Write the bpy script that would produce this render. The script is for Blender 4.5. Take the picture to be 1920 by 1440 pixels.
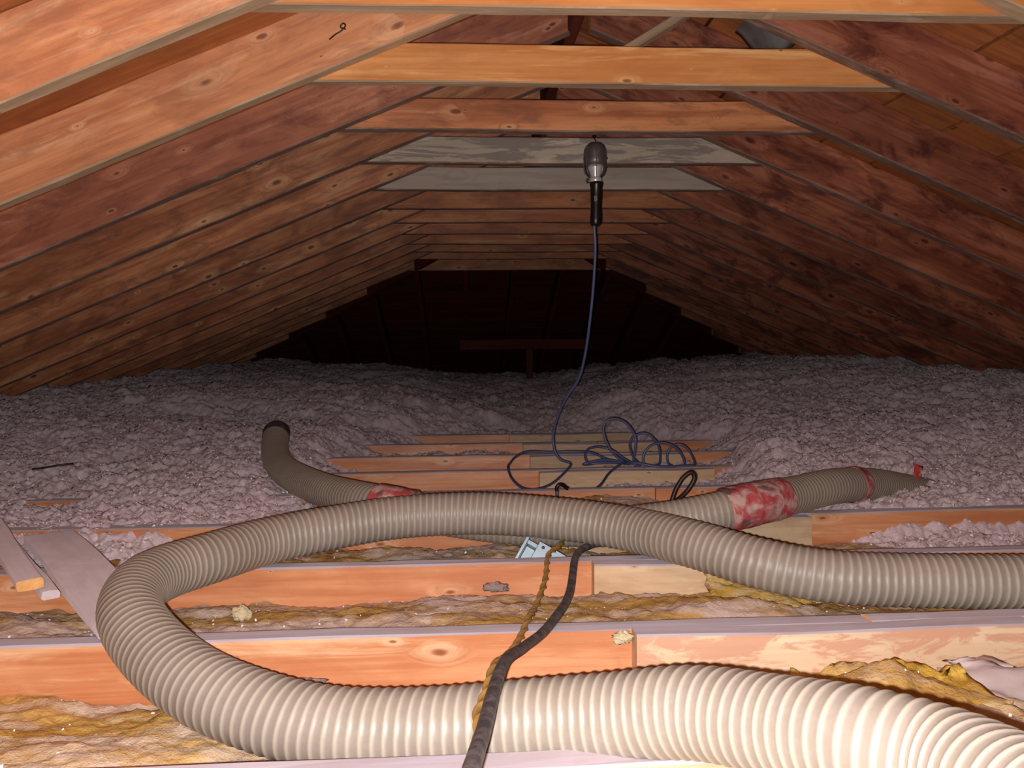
import bpy, math, random
import numpy as np
from mathutils import Vector, Matrix

for o in list(bpy.data.objects):
    bpy.data.objects.remove(o)
scene = bpy.context.scene
COL = scene.collection
random.seed(7)
rng = np.random.default_rng(11)

# ------------------------------------------------------------------ camera, world, flash, exposure
CAM_Z = 0.457                      # lens height above the top of the ceiling joists
cam_d = bpy.data.cameras.new('camera')
cam = bpy.data.objects.new('camera', cam_d)
COL.objects.link(cam)
R0 = (0.99822187, -0.05885435, -0.00944836)     # right
U0 = (0.01220019, 0.04657415, 0.99884033)       # up
F0 = (0.05834604, 0.99717953, -0.04720937)      # forward
cam.matrix_world = Matrix(((R0[0], U0[0], -F0[0], 0), (R0[1], U0[1], -F0[1], 0),
                           (R0[2], U0[2], -F0[2], CAM_Z), (0, 0, 0, 1)))
cam_d.sensor_fit = 'HORIZONTAL'
cam_d.sensor_width = 36.0
cam_d.lens = 1450.0 / 1920.0 * 36.0
cam_d.clip_start = 0.02
cam_d.clip_end = 60
scene.camera = cam

world = bpy.data.worlds.new('world')
scene.world = world
world.use_nodes = True
world.node_tree.nodes['Background'].inputs[0].default_value = (0.9, 0.55, 0.6, 1)
world.node_tree.nodes['Background'].inputs[1].default_value = 0.02

FLASH_W = 105.0
fl_d = bpy.data.lights.new('phone_flash', 'POINT')
fl_d.energy = FLASH_W
fl_d.color = (1.0, 0.95, 0.92)
fl_d.shadow_soft_size = 0.004
fl = bpy.data.objects.new('phone_flash', fl_d)
fl.location = (-0.012, 0.0, CAM_Z - 0.011)
COL.objects.link(fl)

vs = scene.view_settings
vs.view_transform = 'Standard'
vs.look = 'None'
vs.gamma = 1.0
vs.use_curve_mapping = False
vs.exposure = 0.0
scene.display_settings.display_device = 'sRGB'

# ------------------------------------------------------------------ helpers
def lin(r, g, b):
    def c(v):
        v /= 255.0
        return v / 12.92 if v <= 0.04045 else ((v + 0.055) / 1.055) ** 2.4
    return (c(r), c(g), c(b), 1.0)

def tag(o, label=None, cat=None, group=None, kind=None):
    if label: o['label'] = label
    if cat: o['category'] = cat
    if group: o['group'] = group
    if kind: o['kind'] = kind
    return o

def empty(name, loc=(0, 0, 0)):
    o = bpy.data.objects.new(name, None)
    o.location = loc
    o.empty_display_size = 0.05
    COL.objects.link(o)
    return o

def obj(name, mesh, mats=None, parent=None):
    o = bpy.data.objects.new(name, mesh)
    COL.objects.link(o)
    if mats is not None and not mesh.materials:
        for m in (mats if isinstance(mats, (list, tuple)) else [mats]):
            mesh.materials.append(m)
    if parent is not None:
        o.parent = parent
        o.matrix_parent_inverse = Matrix.Translation(-parent.location)
    return o

def mesh_from(name, verts, faces, smooth=True, midx=None):
    me = bpy.data.meshes.new(name)
    me.from_pydata([tuple(map(float, v)) for v in verts], [], [tuple(int(i) for i in f) for f in faces])
    me.validate()
    if smooth:
        me.polygons.foreach_set('use_smooth', [True] * len(me.polygons))
    if midx is not None and len(midx) == len(me.polygons):
        me.polygons.foreach_set('material_index', list(midx))
    me.update()
    return me

def mesh_grid(name, X, Y, Z, smooth=True, flip=False):
    """fast quad grid from 2-D coordinate arrays"""
    n, m = X.shape
    co = np.stack([X, Y, Z], -1).reshape(-1, 3).astype(np.float32)
    idx = np.arange(n * m).reshape(n, m)
    a, b, c, d = idx[:-1, :-1].ravel(), idx[:-1, 1:].ravel(), idx[1:, 1:].ravel(), idx[1:, :-1].ravel()
    q = np.stack([d, c, b, a] if flip else [a, b, c, d], -1)
    return mesh_quads(name, co, q, smooth)

def mesh_quads(name, co, q, smooth=True, midx=None):
    me = bpy.data.meshes.new(name)
    k = q.shape[1]
    me.vertices.add(len(co)); me.loops.add(q.size); me.polygons.add(len(q))
    me.vertices.foreach_set('co', np.asarray(co, np.float32).ravel())
    me.loops.foreach_set('vertex_index', q.ravel().astype(np.int32))
    me.polygons.foreach_set('loop_start', (np.arange(len(q)) * k).astype(np.int32))
    me.polygons.foreach_set('loop_total', np.full(len(q), k, np.int32))
    if midx is not None:
        me.polygons.foreach_set('material_index', np.asarray(midx, np.int32))
    me.update(calc_edges=True)
    if smooth:
        me.polygons.foreach_set('use_smooth', np.ones(len(q), bool))
    me.validate()
    return me

def _hash(ix, iy, seed):
    h = (ix.astype(np.int64) * 374761393 + iy.astype(np.int64) * 668265263 + seed * 974711) & 0xffffffff
    h = ((h ^ (h >> 13)) * 1274126177) & 0xffffffff
    return ((h ^ (h >> 16)) & 0xffff) / 65535.0

def vnoise(x, y, seed=0):
    ix, iy = np.floor(x), np.floor(y)
    fx, fy = x - ix, y - iy
    fx = fx * fx * (3 - 2 * fx); fy = fy * fy * (3 - 2 * fy)
    a = _hash(ix, iy, seed); b = _hash(ix + 1, iy, seed); c = _hash(ix, iy + 1, seed); d = _hash(ix + 1, iy + 1, seed)
    return (a + (b - a) * fx) * (1 - fy) + (c + (d - c) * fx) * fy - 0.5

def worley(x, y, seed=0):
    ix, iy = np.floor(x), np.floor(y)
    best = np.full(x.shape, 9.0)
    for dx in (-1, 0, 1):
        for dy in (-1, 0, 1):
            cx, cy = ix + dx, iy + dy
            px = cx + _hash(cx, cy, seed); py = cy + _hash(cx, cy, seed + 77)
            best = np.minimum(best, (px - x) ** 2 + (py - y) ** 2)
    return np.sqrt(best)

def sstep(t):
    t = np.clip(t, 0, 1)
    return t * t * (3 - 2 * t)

def catmull(P, step):
    P = [np.array(p, float) for p in P]
    P = [2 * P[0] - P[1]] + P + [2 * P[-1] - P[-2]]
    out = []
    for i in range(1, len(P) - 2):
        p0, p1, p2, p3 = P[i - 1], P[i], P[i + 1], P[i + 2]
        n = max(6, int(np.linalg.norm(p2 - p1) / step * 2))
        for k in range(n):
            t = k / n
            out.append(0.5 * (2 * p1 + (p2 - p0) * t + (2 * p0 - 5 * p1 + 4 * p2 - p3) * t * t
                              + (3 * p1 - p0 - 3 * p2 + p3) * t ** 3))
    out.append(P[-2])
    out = np.array(out)
    d = np.r_[0, np.cumsum(np.linalg.norm(np.diff(out, axis=0), axis=1))]
    s = np.linspace(0, d[-1], max(3, int(d[-1] / step)))
    return np.stack([np.interp(s, d, out[:, k]) for k in range(3)], -1), s

def frames(P):
    T = np.gradient(P, axis=0)
    T /= np.linalg.norm(T, axis=1, keepdims=True)
    N = np.zeros_like(T)
    v = np.array([0, 0, 1.0])
    if abs(T[0] @ v) > 0.9: v = np.array([1.0, 0, 0])
    n = v - T[0] * (T[0] @ v); n /= np.linalg.norm(n)
    N[0] = n
    for i in range(1, len(T)):
        n = N[i - 1] - T[i] * (N[i - 1] @ T[i]); N[i] = n / np.linalg.norm(n)
    return T, N, np.cross(T, N)

def sweep(name, P, s, rfun, nseg=10, caps=True, ell=None, origin=(0, 0, 0), attr=None):
    """tube along P; rfun(s, theta) -> radius, ell(s) -> (a, b, twist) for a flat twisted cable"""
    P = np.asarray(P) - np.array(origin)
    T, N, B = frames(P)
    th = np.linspace(0, 2 * math.pi, nseg, endpoint=False)
    S, TH = np.meshgrid(s, th, indexing='ij')
    if ell is None:
        r = rfun(S, TH)
        cx, cy = r * np.cos(TH), r * np.sin(TH)
    else:
        a, b, tw = ell(S)
        u, v = a * np.cos(TH), b * np.sin(TH)
        cx, cy = u * np.cos(tw) - v * np.sin(tw), u * np.sin(tw) + v * np.cos(tw)
    V = P[:, None, :] + cx[..., None] * N[:, None, :] + cy[..., None] * B[:, None, :]
    n, m = len(P), nseg
    idx = np.arange(n * m).reshape(n, m)
    a, b = idx[:-1], np.roll(idx[:-1], -1, 1)
    c, d = np.roll(idx[1:], -1, 1), idx[1:]
    q = np.stack([a.ravel(), b.ravel(), c.ravel(), d.ravel()], -1)[:, ::-1]
    co = V.reshape(-1, 3)
    if caps:
        co = np.vstack([co, P[0], P[-1]])
        k0, k1 = n * m, n * m + 1
        first, last = idx[0], idx[-1]
        t0 = np.stack([np.full(m, k0), first, np.roll(first, -1), np.roll(first, -1)], -1)
        faces = [tuple(x) for x in q] + [(k0, int(np.roll(first, -1)[i]), int(first[i])) for i in range(m)] \
            + [(k1, int(last[i]), int(np.roll(last, -1)[i])) for i in range(m)]
        return mesh_from(name, co, faces)
    me = mesh_quads(name, co, q)
    if attr is not None:
        at = me.attributes.new('rib', 'FLOAT', 'POINT')
        at.data.foreach_set('value', attr(S, TH).ravel().astype(np.float32))
    return me

def lathe(name, prof, nseg=24, a0=0.0, a1=2 * math.pi, closed=True):
    """profile [(r, z)] turned about local Z"""
    k = len(prof)
    m = nseg if closed else nseg + 1
    V, F = [], []
    for i in range(m):
        a = a0 + (a1 - a0) * i / nseg
        for r, z in prof:
            V.append((r * math.cos(a), r * math.sin(a), z))
    for i in range(nseg):
        j = (i + 1) % m
        for t in range(k - 1):
            F.append((i * k + t, j * k + t, j * k + t + 1, i * k + t + 1))
    return mesh_from(name, V, F)

def beam_mesh(name, L, w, h, ch=0.003, sh0=0.0, sh1=0.0, seed=0, wob=0.0012):
    """board along local +X from x=0 to L; thickness w on Y (0..w), depth h on Z (0..h).
    slots: 0 side faces, 1 top, 2 bottom, 3 ends.  sh0/sh1 shear the two end cuts."""
    rr = random.Random(seed)
    n = max(3, int(L / 0.12))
    sec = [(0, ch), (0, h * .5), (0, h - ch), (ch, h), (w * .5, h), (w - ch, h), (w, h - ch), (w, h * .5), (w, ch), (w - ch, 0), (w * .5, 0), (ch, 0)]
    k = len(sec)
    V, F, MI = [], [], []
    lo = 0.0
    for i in range(n + 1):
        t = i / n
        bow = wob * 1.6 * math.sin(t * math.pi * 2.3 + seed)
        for (y, z) in sec:
            x = L * t + (sh0 * (1 - t) + sh1 * t) * z
            V.append((x, y + rr.uniform(-wob, wob) * .6 + bow * .4, z + rr.uniform(-wob, wob) + bow))
    for i in range(n):
        for j in range(k):
            a, b = i * k + j, i * k + (j + 1) % k
            F.append((a, b, b + k, a + k))
            MI.append(0 if j in (0, 1, 6, 7) else 1 if j in (2, 3, 4, 5) else 2)
    F.append(tuple(range(k - 1, -1, -1))); MI.append(3)
    F.append(tuple(n * k + j for j in range(k))); MI.append(3)
    me = mesh_from(name, V, F, smooth=False, midx=MI)
    return me

def board(name, p0, p1, w, h, mats, up=(0, 0, 1), seed=0, parent=None, **kw):
    """board from p0 to p1 (both on its lower front edge): local X along, Z towards up, Y = Z x X"""
    p0, p1 = Vector(p0), Vector(p1)
    x = (p1 - p0); L = x.length; x.normalize()
    z = Vector(up); z = (z - x * z.dot(x)).normalized()
    y = z.cross(x)
    me = beam_mesh(name, L, w, h, seed=seed, **kw)
    o = obj(name, me, mats)
    o.matrix_world = Matrix(((x.x, y.x, z.x, p0.x), (x.y, y.y, z.y, p0.y), (x.z, y.z, z.z, p0.z), (0, 0, 0, 1)))
    if parent is not None:
        o.parent = parent
    return o

# ------------------------------------------------------------------ materials
class NT:
    def __init__(self, name):
        self.m = bpy.data.materials.new(name)
        self.m.use_nodes = True
        self.t = self.m.node_tree
        self.b = self.t.nodes['Principled BSDF']
    def n(self, ty, **kw):
        nd = self.t.nodes.new(ty)
        for k, v in kw.items():
            if k.startswith('i_'):
                nd.inputs[k[2:].replace('_', ' ')].default_value = v
            else:
                setattr(nd, k, v)
        return nd
    def l(self, a, b): self.t.links.new(a, b)
    def math(self, op, a, b=None, clamp=False):
        nd = self.t.nodes.new('ShaderNodeMath'); nd.operation = op; nd.use_clamp = clamp
        for i, v in enumerate((a, b)):
            if v is None: continue
            if isinstance(v, (int, float)): nd.inputs[i].default_value = v
            else: self.l(v, nd.inputs[i])
        return nd.outputs[0]
    def ramp(self, fac, stops, interp='LINEAR'):
        nd = self.t.nodes.new('ShaderNodeValToRGB'); nd.color_ramp.interpolation = interp
        e = nd.color_ramp.elements
        while len(e) < len(stops): e.new(0.5)
        for i, (p, c) in enumerate(stops):
            e[i].position = p; e[i].color = c if isinstance(c, (tuple, list)) else (c, c, c, 1)
        self.l(fac, nd.inputs[0])
        return nd.outputs[0]
    def mix(self, fac, a, b, mode='MIX'):
        nd = self.t.nodes.new('ShaderNodeMix'); nd.data_type = 'RGBA'; nd.blend_type = mode
        for s, v in ((nd.inputs[0], fac), (nd.inputs[6], a), (nd.inputs[7], b)):
            if isinstance(v, (int, float)): s.default_value = v
            elif isinstance(v, tuple): s.default_value = v
            else: self.l(v, s)
        return nd.outputs[2]
    def noise(self, vec, scale, detail=4, rough=.55, dist=0.0):
        nd = self.n('ShaderNodeTexNoise'); nd.inputs['Scale'].default_value = scale
        nd.inputs['Detail'].default_value = detail; nd.inputs['Roughness'].default_value = rough
        nd.inputs['Distortion'].default_value = dist
        self.l(vec, nd.inputs['Vector'])
        return nd.outputs['Fac']
    def mapping(self, vec, scale=(1, 1, 1)):
        nd = self.n('ShaderNodeMapping'); nd.inputs['Scale'].default_value = scale
        self.l(vec, nd.inputs['Vector'])
        return nd.outputs[0]
    def bump(self, h, strength=.3, dist=.005, normal=None):
        nd = self.n('ShaderNodeBump'); nd.inputs['Strength'].default_value = strength; nd.inputs['Distance'].default_value = dist
        self.l(h, nd.inputs['Height'])
        if normal is not None: self.l(normal, nd.inputs['Normal'])
        self.l(nd.outputs[0], self.b.inputs['Normal'])
        return nd.outputs[0]
    def objvec(self):
        """object coordinates shifted by the object's random number so every board differs"""
        tc = self.n('ShaderNodeTexCoord'); oi = self.n('ShaderNodeObjectInfo')
        mul = self.n('ShaderNodeVectorMath', operation='SCALE'); mul.inputs[0].default_value = (37.1, 11.3, 23.7)
        self.l(oi.outputs['Random'], mul.inputs['Scale'])
        ad = self.n('ShaderNodeVectorMath', operation='ADD')
        self.l(tc.outputs['Object'], ad.inputs[0]); self.l(mul.outputs[0], ad.inputs[1])
        return ad.outputs[0], oi.outputs['Random']

def wood(name, light, dark, knot, grain=1.0, stain=None, stain_amt=0.5, dust=None, dust_amt=0.0, rough=0.5, knots=True, halo=None, vary=0.25, spec=0.35, sharp=False, st_scale=1.0, st_map=(5.5, 14, 16), ksize=.62, fuzz=0.0, scuff=None):
    t = NT(name)
    v, rnd = t.objvec()
    sx = t.n('ShaderNodeSeparateXYZ'); t.l(v, sx.inputs[0])
    cz = t.n('ShaderNodeCombineXYZ'); t.l(t.math('MULTIPLY', sx.outputs[0], 4.6), cz.inputs[0]); t.l(t.math('MULTIPLY', sx.outputs[2], 11.0), cz.inputs[1])
    vor = t.n('ShaderNodeTexVoronoi', feature='F1', voronoi_dimensions='2D'); vor.inputs['Scale'].default_value = 1.0
    t.l(cz.outputs[0], vor.inputs['Vector'])
    sc = t.n('ShaderNodeSeparateColor'); t.l(vor.outputs['Color'], sc.inputs[0])
    # every cell has its own knot size, many cells have none
    size = t.math('ADD', t.math('MULTIPLY', t.ramp(sc.outputs[0], [(0.35, 0.0), (1.0, 1.0)]), ksize), 0.03)
    wob = t.noise(t.mapping(v, (9, 30, 30)), 1.0, 3, .6)
    kd = t.math('DIVIDE', t.math('ADD', vor.outputs['Distance'], t.math('MULTIPLY', t.math('SUBTRACT', wob, .5), .14)), size)
    bend = t.math('MULTIPLY', t.ramp(kd, [(0.0, 1.0), (0.75, 0.0)], 'EASE'), 0.055)
    cb = t.n('ShaderNodeCombineXYZ'); t.l(bend, cb.inputs[2]); t.l(bend, cb.inputs[1])
    av = t.n('ShaderNodeVectorMath', operation='ADD'); t.l(v, av.inputs[0]); t.l(cb.outputs[0], av.inputs[1])
    g1 = t.noise(t.mapping(av.outputs[0], (2.2, 70.0, 70.0)), 1.0, 6, .65, .5)
    g2 = t.noise(t.mapping(av.outputs[0], (1.3, 17.0, 17.0)), 1.0, 4, .55, 1.0)
    big = t.noise(t.mapping(v, (2.0, 5, 7)), 1.0, 4, .6, .6)
    gsum = t.math('ADD', t.math('MULTIPLY', g1, .5), t.math('MULTIPLY', g2, .5))
    col = t.mix(t.ramp(gsum, [(0.38, 0.0), (0.60, 1.0)]), dark, light)
    col = t.mix(t.ramp(big, [(0.38, 0.7), (0.56, 0.0)]), col, dark)
    if scuff is not None:
        sf = t.noise(t.mapping(v, (1.4, 12, 16)), 1.3, 6, .7, .4)
        col = t.mix(t.ramp(sf, [(0.54, 0.0), (0.68, .6)]), col, scuff)
    if stain is not None:
        st = t.noise(t.mapping(v, st_map), st_scale, 7, .68, .6)
        col = t.mix(t.ramp(st, [(0.47, 0.0), (0.53 if sharp else 0.62, stain_amt)]), col, stain)
    if knots:
        hl = t.ramp(kd, [(0.10, 0.0), (0.19, 0.4), (0.75, 0.0)], 'EASE')
        hl = t.math('MULTIPLY', hl, t.ramp(gsum, [(0.35, 0.35), (0.6, 1.0)]))
        col = t.mix(hl, col, halo if halo else light)
        col = t.mix(t.ramp(kd, [(0.06, 0.75), (0.18, 0.0)]), col, knot)
    sp = t.noise(t.mapping(v, (3, 12, 12)), 3.0, 6, .72)
    if dust is not None:
        col = t.mix(t.ramp(sp, [(0.52, 0.0), (0.66, dust_amt)]), col, dust)
    br = t.math('ADD', t.math('MULTIPLY', rnd, vary), 1 - vary * .5)
    cc = t.n('ShaderNodeCombineXYZ')
    for i in range(3): t.l(br, cc.inputs[i])
    col = t.mix(1.0, col, cc.outputs[0], 'MULTIPLY')
    t.l(col, t.b.inputs['Base Color'])
    t.l(t.ramp(g2, [(0.3, rough - .08), (0.7, rough + .12)]), t.b.inputs['Roughness'])
    t.b.inputs['Specular IOR Level'].default_value = spec
    if fuzz:
        t.b.inputs['Sheen Weight'].default_value = fuzz
        t.b.inputs['Sheen Roughness'].default_value = .55
        t.l(col, t.b.inputs['Sheen Tint'])
    t.bump(gsum, .3 * grain, .003)
    return t.m

W_ORANGE = wood('orange_wood', lin(226, 162, 100), lin(190, 120, 66), lin(112, 66, 36), halo=lin(246, 206, 146), scuff=lin(240, 194, 136), stain=lin(176, 106, 62), stain_amt=.35, rough=.42, spec=.4, ksize=.55)
W_TIE = wood('brown_tie_wood', lin(208, 136, 88), lin(164, 95, 60), lin(80, 46, 30), halo=lin(226, 172, 122), scuff=lin(222, 166, 120), stain=lin(128, 74, 54), stain_amt=.6, rough=.5, ksize=.5)
W_JOIST = wood('joist_wood', lin(232, 168, 122), lin(200, 126, 84), lin(120, 66, 44), halo=lin(250, 218, 178), scuff=lin(248, 210, 168), stain=lin(190, 112, 72), stain_amt=.35, rough=.36, spec=.55, ksize=.42)  # scuff and halo tones lightened beyond wear to paint in flash glow
W_TAN = wood('tan_wood', lin(214, 148, 104), lin(178, 112, 76), lin(104, 64, 47), halo=lin(238, 196, 155), scuff=lin(230, 186, 148), stain=lin(148, 96, 70), stain_amt=.55, rough=.5)
W_RED = wood('reddish_wood', lin(186, 120, 90), lin(142, 82, 60), lin(70, 38, 30), halo=lin(214, 156, 120), scuff=lin(206, 150, 118), stain=lin(112, 64, 52), stain_amt=.7, rough=.55)
W_BROWN = wood('brown_wood', lin(206, 139, 96), lin(150, 87, 58), lin(68, 40, 30), halo=lin(228, 184, 134), scuff=lin(218, 172, 126), stain=lin(114, 68, 50), stain_amt=.65, rough=.55, vary=.4, ksize=.5)
W_DKRED = wood('dark_red_wood', lin(178, 108, 78), lin(122, 64, 47), lin(60, 32, 29), halo=lin(186, 118, 90), stain=lin(84, 40, 34), stain_amt=.85, scuff=lin(176, 116, 96), rough=.5, vary=.5)
W_GREY = wood('weathered_grey_wood', lin(200, 180, 160), lin(166, 150, 134), lin(92, 84, 78), stain=lin(124, 114, 108), stain_amt=.8, knots=False, rough=.7, vary=.1, spec=.2, sharp=True, st_map=(4.5, 20, 34))
W_GREY2 = wood('plain_grey_wood', lin(186, 170, 154), lin(168, 152, 138), lin(92, 84, 78), stain=lin(146, 134, 124), stain_amt=.5, knots=False, rough=.7, vary=.1, spec=.2, st_map=(3, 20, 34))
W_PALE = wood('pale_wood', lin(226, 198, 164), lin(206, 170, 134), lin(130, 90, 62), stain=lin(184, 140, 106), stain_amt=.5, rough=.6)
W_PINK = wood('stained_pale_wood', lin(228, 202, 170), lin(216, 182, 148), lin(130, 84, 60), stain=lin(200, 142, 116), stain_amt=.75, rough=.6, sharp=True, st_scale=1.7)
W_EDGE = wood('dusty_edge_wood', lin(184, 154, 124), lin(150, 122, 96), lin(100, 74, 58), knots=False, dust=lin(196, 176, 162), dust_amt=.4, rough=.7, vary=.15, spec=.2, fuzz=.3)
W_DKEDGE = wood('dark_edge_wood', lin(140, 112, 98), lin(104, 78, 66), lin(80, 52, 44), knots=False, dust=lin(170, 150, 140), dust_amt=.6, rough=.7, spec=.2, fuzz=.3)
W_PLANK = wood('dusty_plank_wood', lin(214, 198, 202), lin(200, 182, 186), lin(150, 120, 110), knots=False, stain=lin(186, 164, 162), stain_amt=.4, rough=.9, vary=.05, spec=.1, fuzz=.75)
W_DUST = wood('dusty_top_wood', lin(190, 180, 190), lin(174, 162, 172), lin(140, 110, 100), knots=False, stain=lin(172, 148, 144), stain_amt=.4, rough=.9, vary=.08, spec=.1, fuzz=.5)
W_PLY = wood('plywood', lin(196, 124, 70), lin(156, 90, 50), lin(110, 56, 30), knots=False, stain=lin(136, 76, 42), stain_amt=.5, rough=.6)
W_DECK = wood('deck_board_wood', lin(184, 116, 66), lin(140, 80, 44), lin(80, 42, 26), rough=.6, stain=lin(104, 56, 32), stain_amt=.4)
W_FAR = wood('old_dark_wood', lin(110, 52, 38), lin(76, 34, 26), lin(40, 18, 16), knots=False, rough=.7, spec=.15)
W_END = wood('end_grain_wood', lin(240, 186, 116), lin(214, 150, 84), lin(150, 90, 50), knots=False, rough=.6, vary=.05)

def simple(name, col, rough=.5, metal=0.0, spec=.5, noise_amt=0.0, noise_col=None, scale=30.0, bump=0.0):
    t = NT(name)
    t.b.inputs['Roughness'].default_value = rough
    t.b.inputs['Metallic'].default_value = metal
    t.b.inputs['Specular IOR Level'].default_value = spec
    tc = t.n('ShaderNodeTexCoord')
    nz = t.noise(tc.outputs['Object'], scale, 5, .6)
    c2 = noise_col if noise_col else tuple(x * .7 for x in col[:3]) + (1,)
    t.l(t.mix(t.ramp(nz, [(.42, 0.0), (.66, max(noise_amt, .12))]), col, c2), t.b.inputs['Base Color'])
    if bump: t.bump(nz, bump, .003)
    return t.m

def fluff(name, c_lo, c_hi, dust=None, dust_amt=.6, streak=(6, 20, 20), scale=90, bump=.8, fuzz=.5, bdist=.008):
    t = NT(name)
    t.b.inputs['Roughness'].default_value = .95
    t.b.inputs['Specular IOR Level'].default_value = .1
    t.b.inputs['Sheen Weight'].default_value = fuzz
    t.b.inputs['Sheen Roughness'].default_value = .8
    tc = t.n('ShaderNodeTexCoord'); v = tc.outputs['Object']
    a = t.noise(t.mapping(v, streak), 1.6, 6, .65, .7)
    f = t.noise(v, scale, 5, .7)
    col = t.mix(t.ramp(a, [(.34, 0.0), (.66, 1.0)]), c_lo, c_hi)
    col = t.mix(t.ramp(f, [(.35, .35), (.65, 0.0)]), col, c_lo)
    if dust is not None:
        d = t.noise(t.mapping(v, (2.2, 7, 7)), 1.7, 6, .7, .4)
        col = t.mix(t.ramp(d, [(.44, 0.0), (.58, dust_amt)]), col, dust)
    t.l(col, t.b.inputs['Base Color'])
    t.l(col, t.b.inputs['Sheen Tint'])
    t.bump(t.math('ADD', f, t.math('MULTIPLY', a, .6)), bump, bdist)
    return t.m

M_LOOSE = fluff('loose_fill', lin(222, 199, 205), lin(252, 234, 240), streak=(26, 26, 26), scale=210, bump=.8, fuzz=1.0, bdist=.006)
M_FLAKE = simple('grey_flake', lin(236, 216, 220), .9, spec=.1)
M_SPARK = simple('white_fibre_flake', lin(245, 238, 232), .45, spec=.6)
M_BATT = fluff('golden_batt', lin(170, 124, 60), lin(226, 184, 112), dust=lin(212, 190, 176), dust_amt=.75)
M_BATT2 = fluff('brown_batt', lin(150, 112, 58), lin(206, 166, 100), dust=lin(206, 184, 178), dust_amt=.8, fuzz=.7)
M_YELLOW = fluff('torn_yellow_batt', lin(170, 124, 40), lin(232, 192, 92), dust=lin(206, 184, 168), dust_amt=.5)
M_PAPER = simple('dusty_grey_paper', lin(196, 178, 176), .85, spec=.1, scale=14, noise_amt=.35, noise_col=lin(170, 146, 144), bump=.4)
M_WISP = fluff('grey_wisp', lin(150, 128, 124), lin(178, 156, 150), scale=150)
M_FOAM = fluff('cream_fluff', lin(206, 186, 146), lin(240, 226, 190), scale=150)
M_DRYWALL = simple('drywall', lin(190, 180, 170), .9, spec=.1)
M_BLACKRUB = simple('black_rubber', lin(62, 56, 60), .55, spec=.4, noise_amt=.6, noise_col=lin(120, 108, 108), scale=60)
M_YELCABLE = simple('yellow_cable', lin(166, 126, 56), .6, noise_amt=.7, noise_col=lin(128, 98, 70), scale=40)
M_BLUECORD = simple('dark_blue_cord', lin(80, 88, 130), .4, spec=.5, noise_amt=.4, noise_col=lin(100, 100, 116), scale=30)
M_BROWNCORD = simple('dark_brown_cable', lin(44, 30, 28), .45, spec=.4)
M_BAKE = simple('black_handle_plastic', lin(26, 20, 20), .35, spec=.5)
M_STEEL = simple('dull_steel', lin(120, 106, 104), .45, metal=.6, scale=60)
M_BRIGHT = simple('bright_aluminium', lin(236, 232, 228), .3, metal=.5)
M_GALV = simple('galvanized_steel', lin(120, 130, 138), .42, metal=.8, scale=40)
M_GLASS = NT('bulb_glass'); M_GLASS.b.inputs['Base Color'].default_value = (.9, .9, .88, 1); M_GLASS.b.inputs['Roughness'].default_value = .15; M_GLASS.b.inputs['Transmission Weight'].default_value = .6; M_GLASS = M_GLASS.m
M_TAR = simple('grey_felt', lin(120, 116, 114), .9, noise_amt=.6, noise_col=lin(80, 76, 74), scale=18)

def hose_mat(name, base, rib):
    t = NT(name)
    tc = t.n('ShaderNodeTexCoord')
    nz = t.noise(tc.outputs['Object'], 9.0, 5, .65)
    fine = t.noise(tc.outputs['Object'], 160.0, 3, .6)
    col = t.mix(t.ramp(nz, [(.4, 0.0), (.62, 1.0)]), base, rib)
    col = t.mix(t.ramp(fine, [(.35, .3), (.6, 0.0)]), col, lin(128, 116, 106))
    at = t.n('ShaderNodeAttribute', attribute_name='rib')
    col = t.mix(t.math('MULTIPLY', at.outputs['Fac'], .5), col, lin(196, 186, 170))
    t.l(col, t.b.inputs['Base Color'])
    t.b.inputs['Roughness'].default_value = .45
    t.b.inputs['Specular IOR Level'].default_value = .4
    t.b.inputs['Subsurface Weight'].default_value = 0.0
    return t.m
M_HOSE = hose_mat('ribbed_hose_plastic', lin(136, 124, 114), lin(146, 134, 124))
M_HOSE2 = hose_mat('dusty_hose_plastic', lin(150, 137, 125), lin(160, 148, 135))
def tape_mat():
    t = NT('red_wrapping_tape')
    tc = t.n('ShaderNodeTexCoord')
    a = t.noise(tc.outputs['Object'], 22.0, 4, .6, .6)
    b = t.noise(tc.outputs['Object'], 60.0, 4, .6)
    c = t.noise(tc.outputs['Object'], 14.0, 3, .6)
    col = t.mix(t.ramp(a, [(.42, 0.0), (.56, 1.0)]), lin(208, 172, 166), lin(192, 84, 88))
    col = t.mix(t.ramp(c, [(.36, .8), (.42, 0.0)]), col, lin(110, 84, 84))
    t.l(col, t.b.inputs['Base Color'])
    t.b.inputs['Roughness'].default_value = .25
    t.b.inputs['Specular IOR Level'].default_value = .6
    t.bump(b, .5, .004)
    return t.m
M_TAPE = tape_mat()
M_RED = simple('red_tape', lin(186, 66, 62), .4, noise_amt=.4, noise_col=lin(150, 50, 48))

ORD = ['zeroth', 'first', 'second', 'third', 'fourth', 'fifth', 'sixth', 'seventh', 'eighth', 'ninth', 'tenth', 'eleventh', 'twelfth', 'thirteenth', 'fourteenth', 'fifteenth', 'sixteenth', 'seventeenth', 'eighteenth']

# ------------------------------------------------------------------ frame dimensions
S = 0.406                 # 16 in. centres
PITCH = 5 / 12.0
CP = 1 / math.sqrt(1 + PITCH ** 2)
RX = 0.345                # ridge line
ZR = 1.365                # height of the rafters' lower edge at the ridge
RAFT_D = 0.14             # rafter depth
YR = 5.18                 # where the ridge ends and the hip begins
XL, XR = -3.05, 3.74      # eaves
TOPV = RAFT_D / CP        # vertical depth of a rafter

def zl(x): return ZR - PITCH * (RX - x)
def zr(x): return ZR - PITCH * (x - RX)

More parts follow.
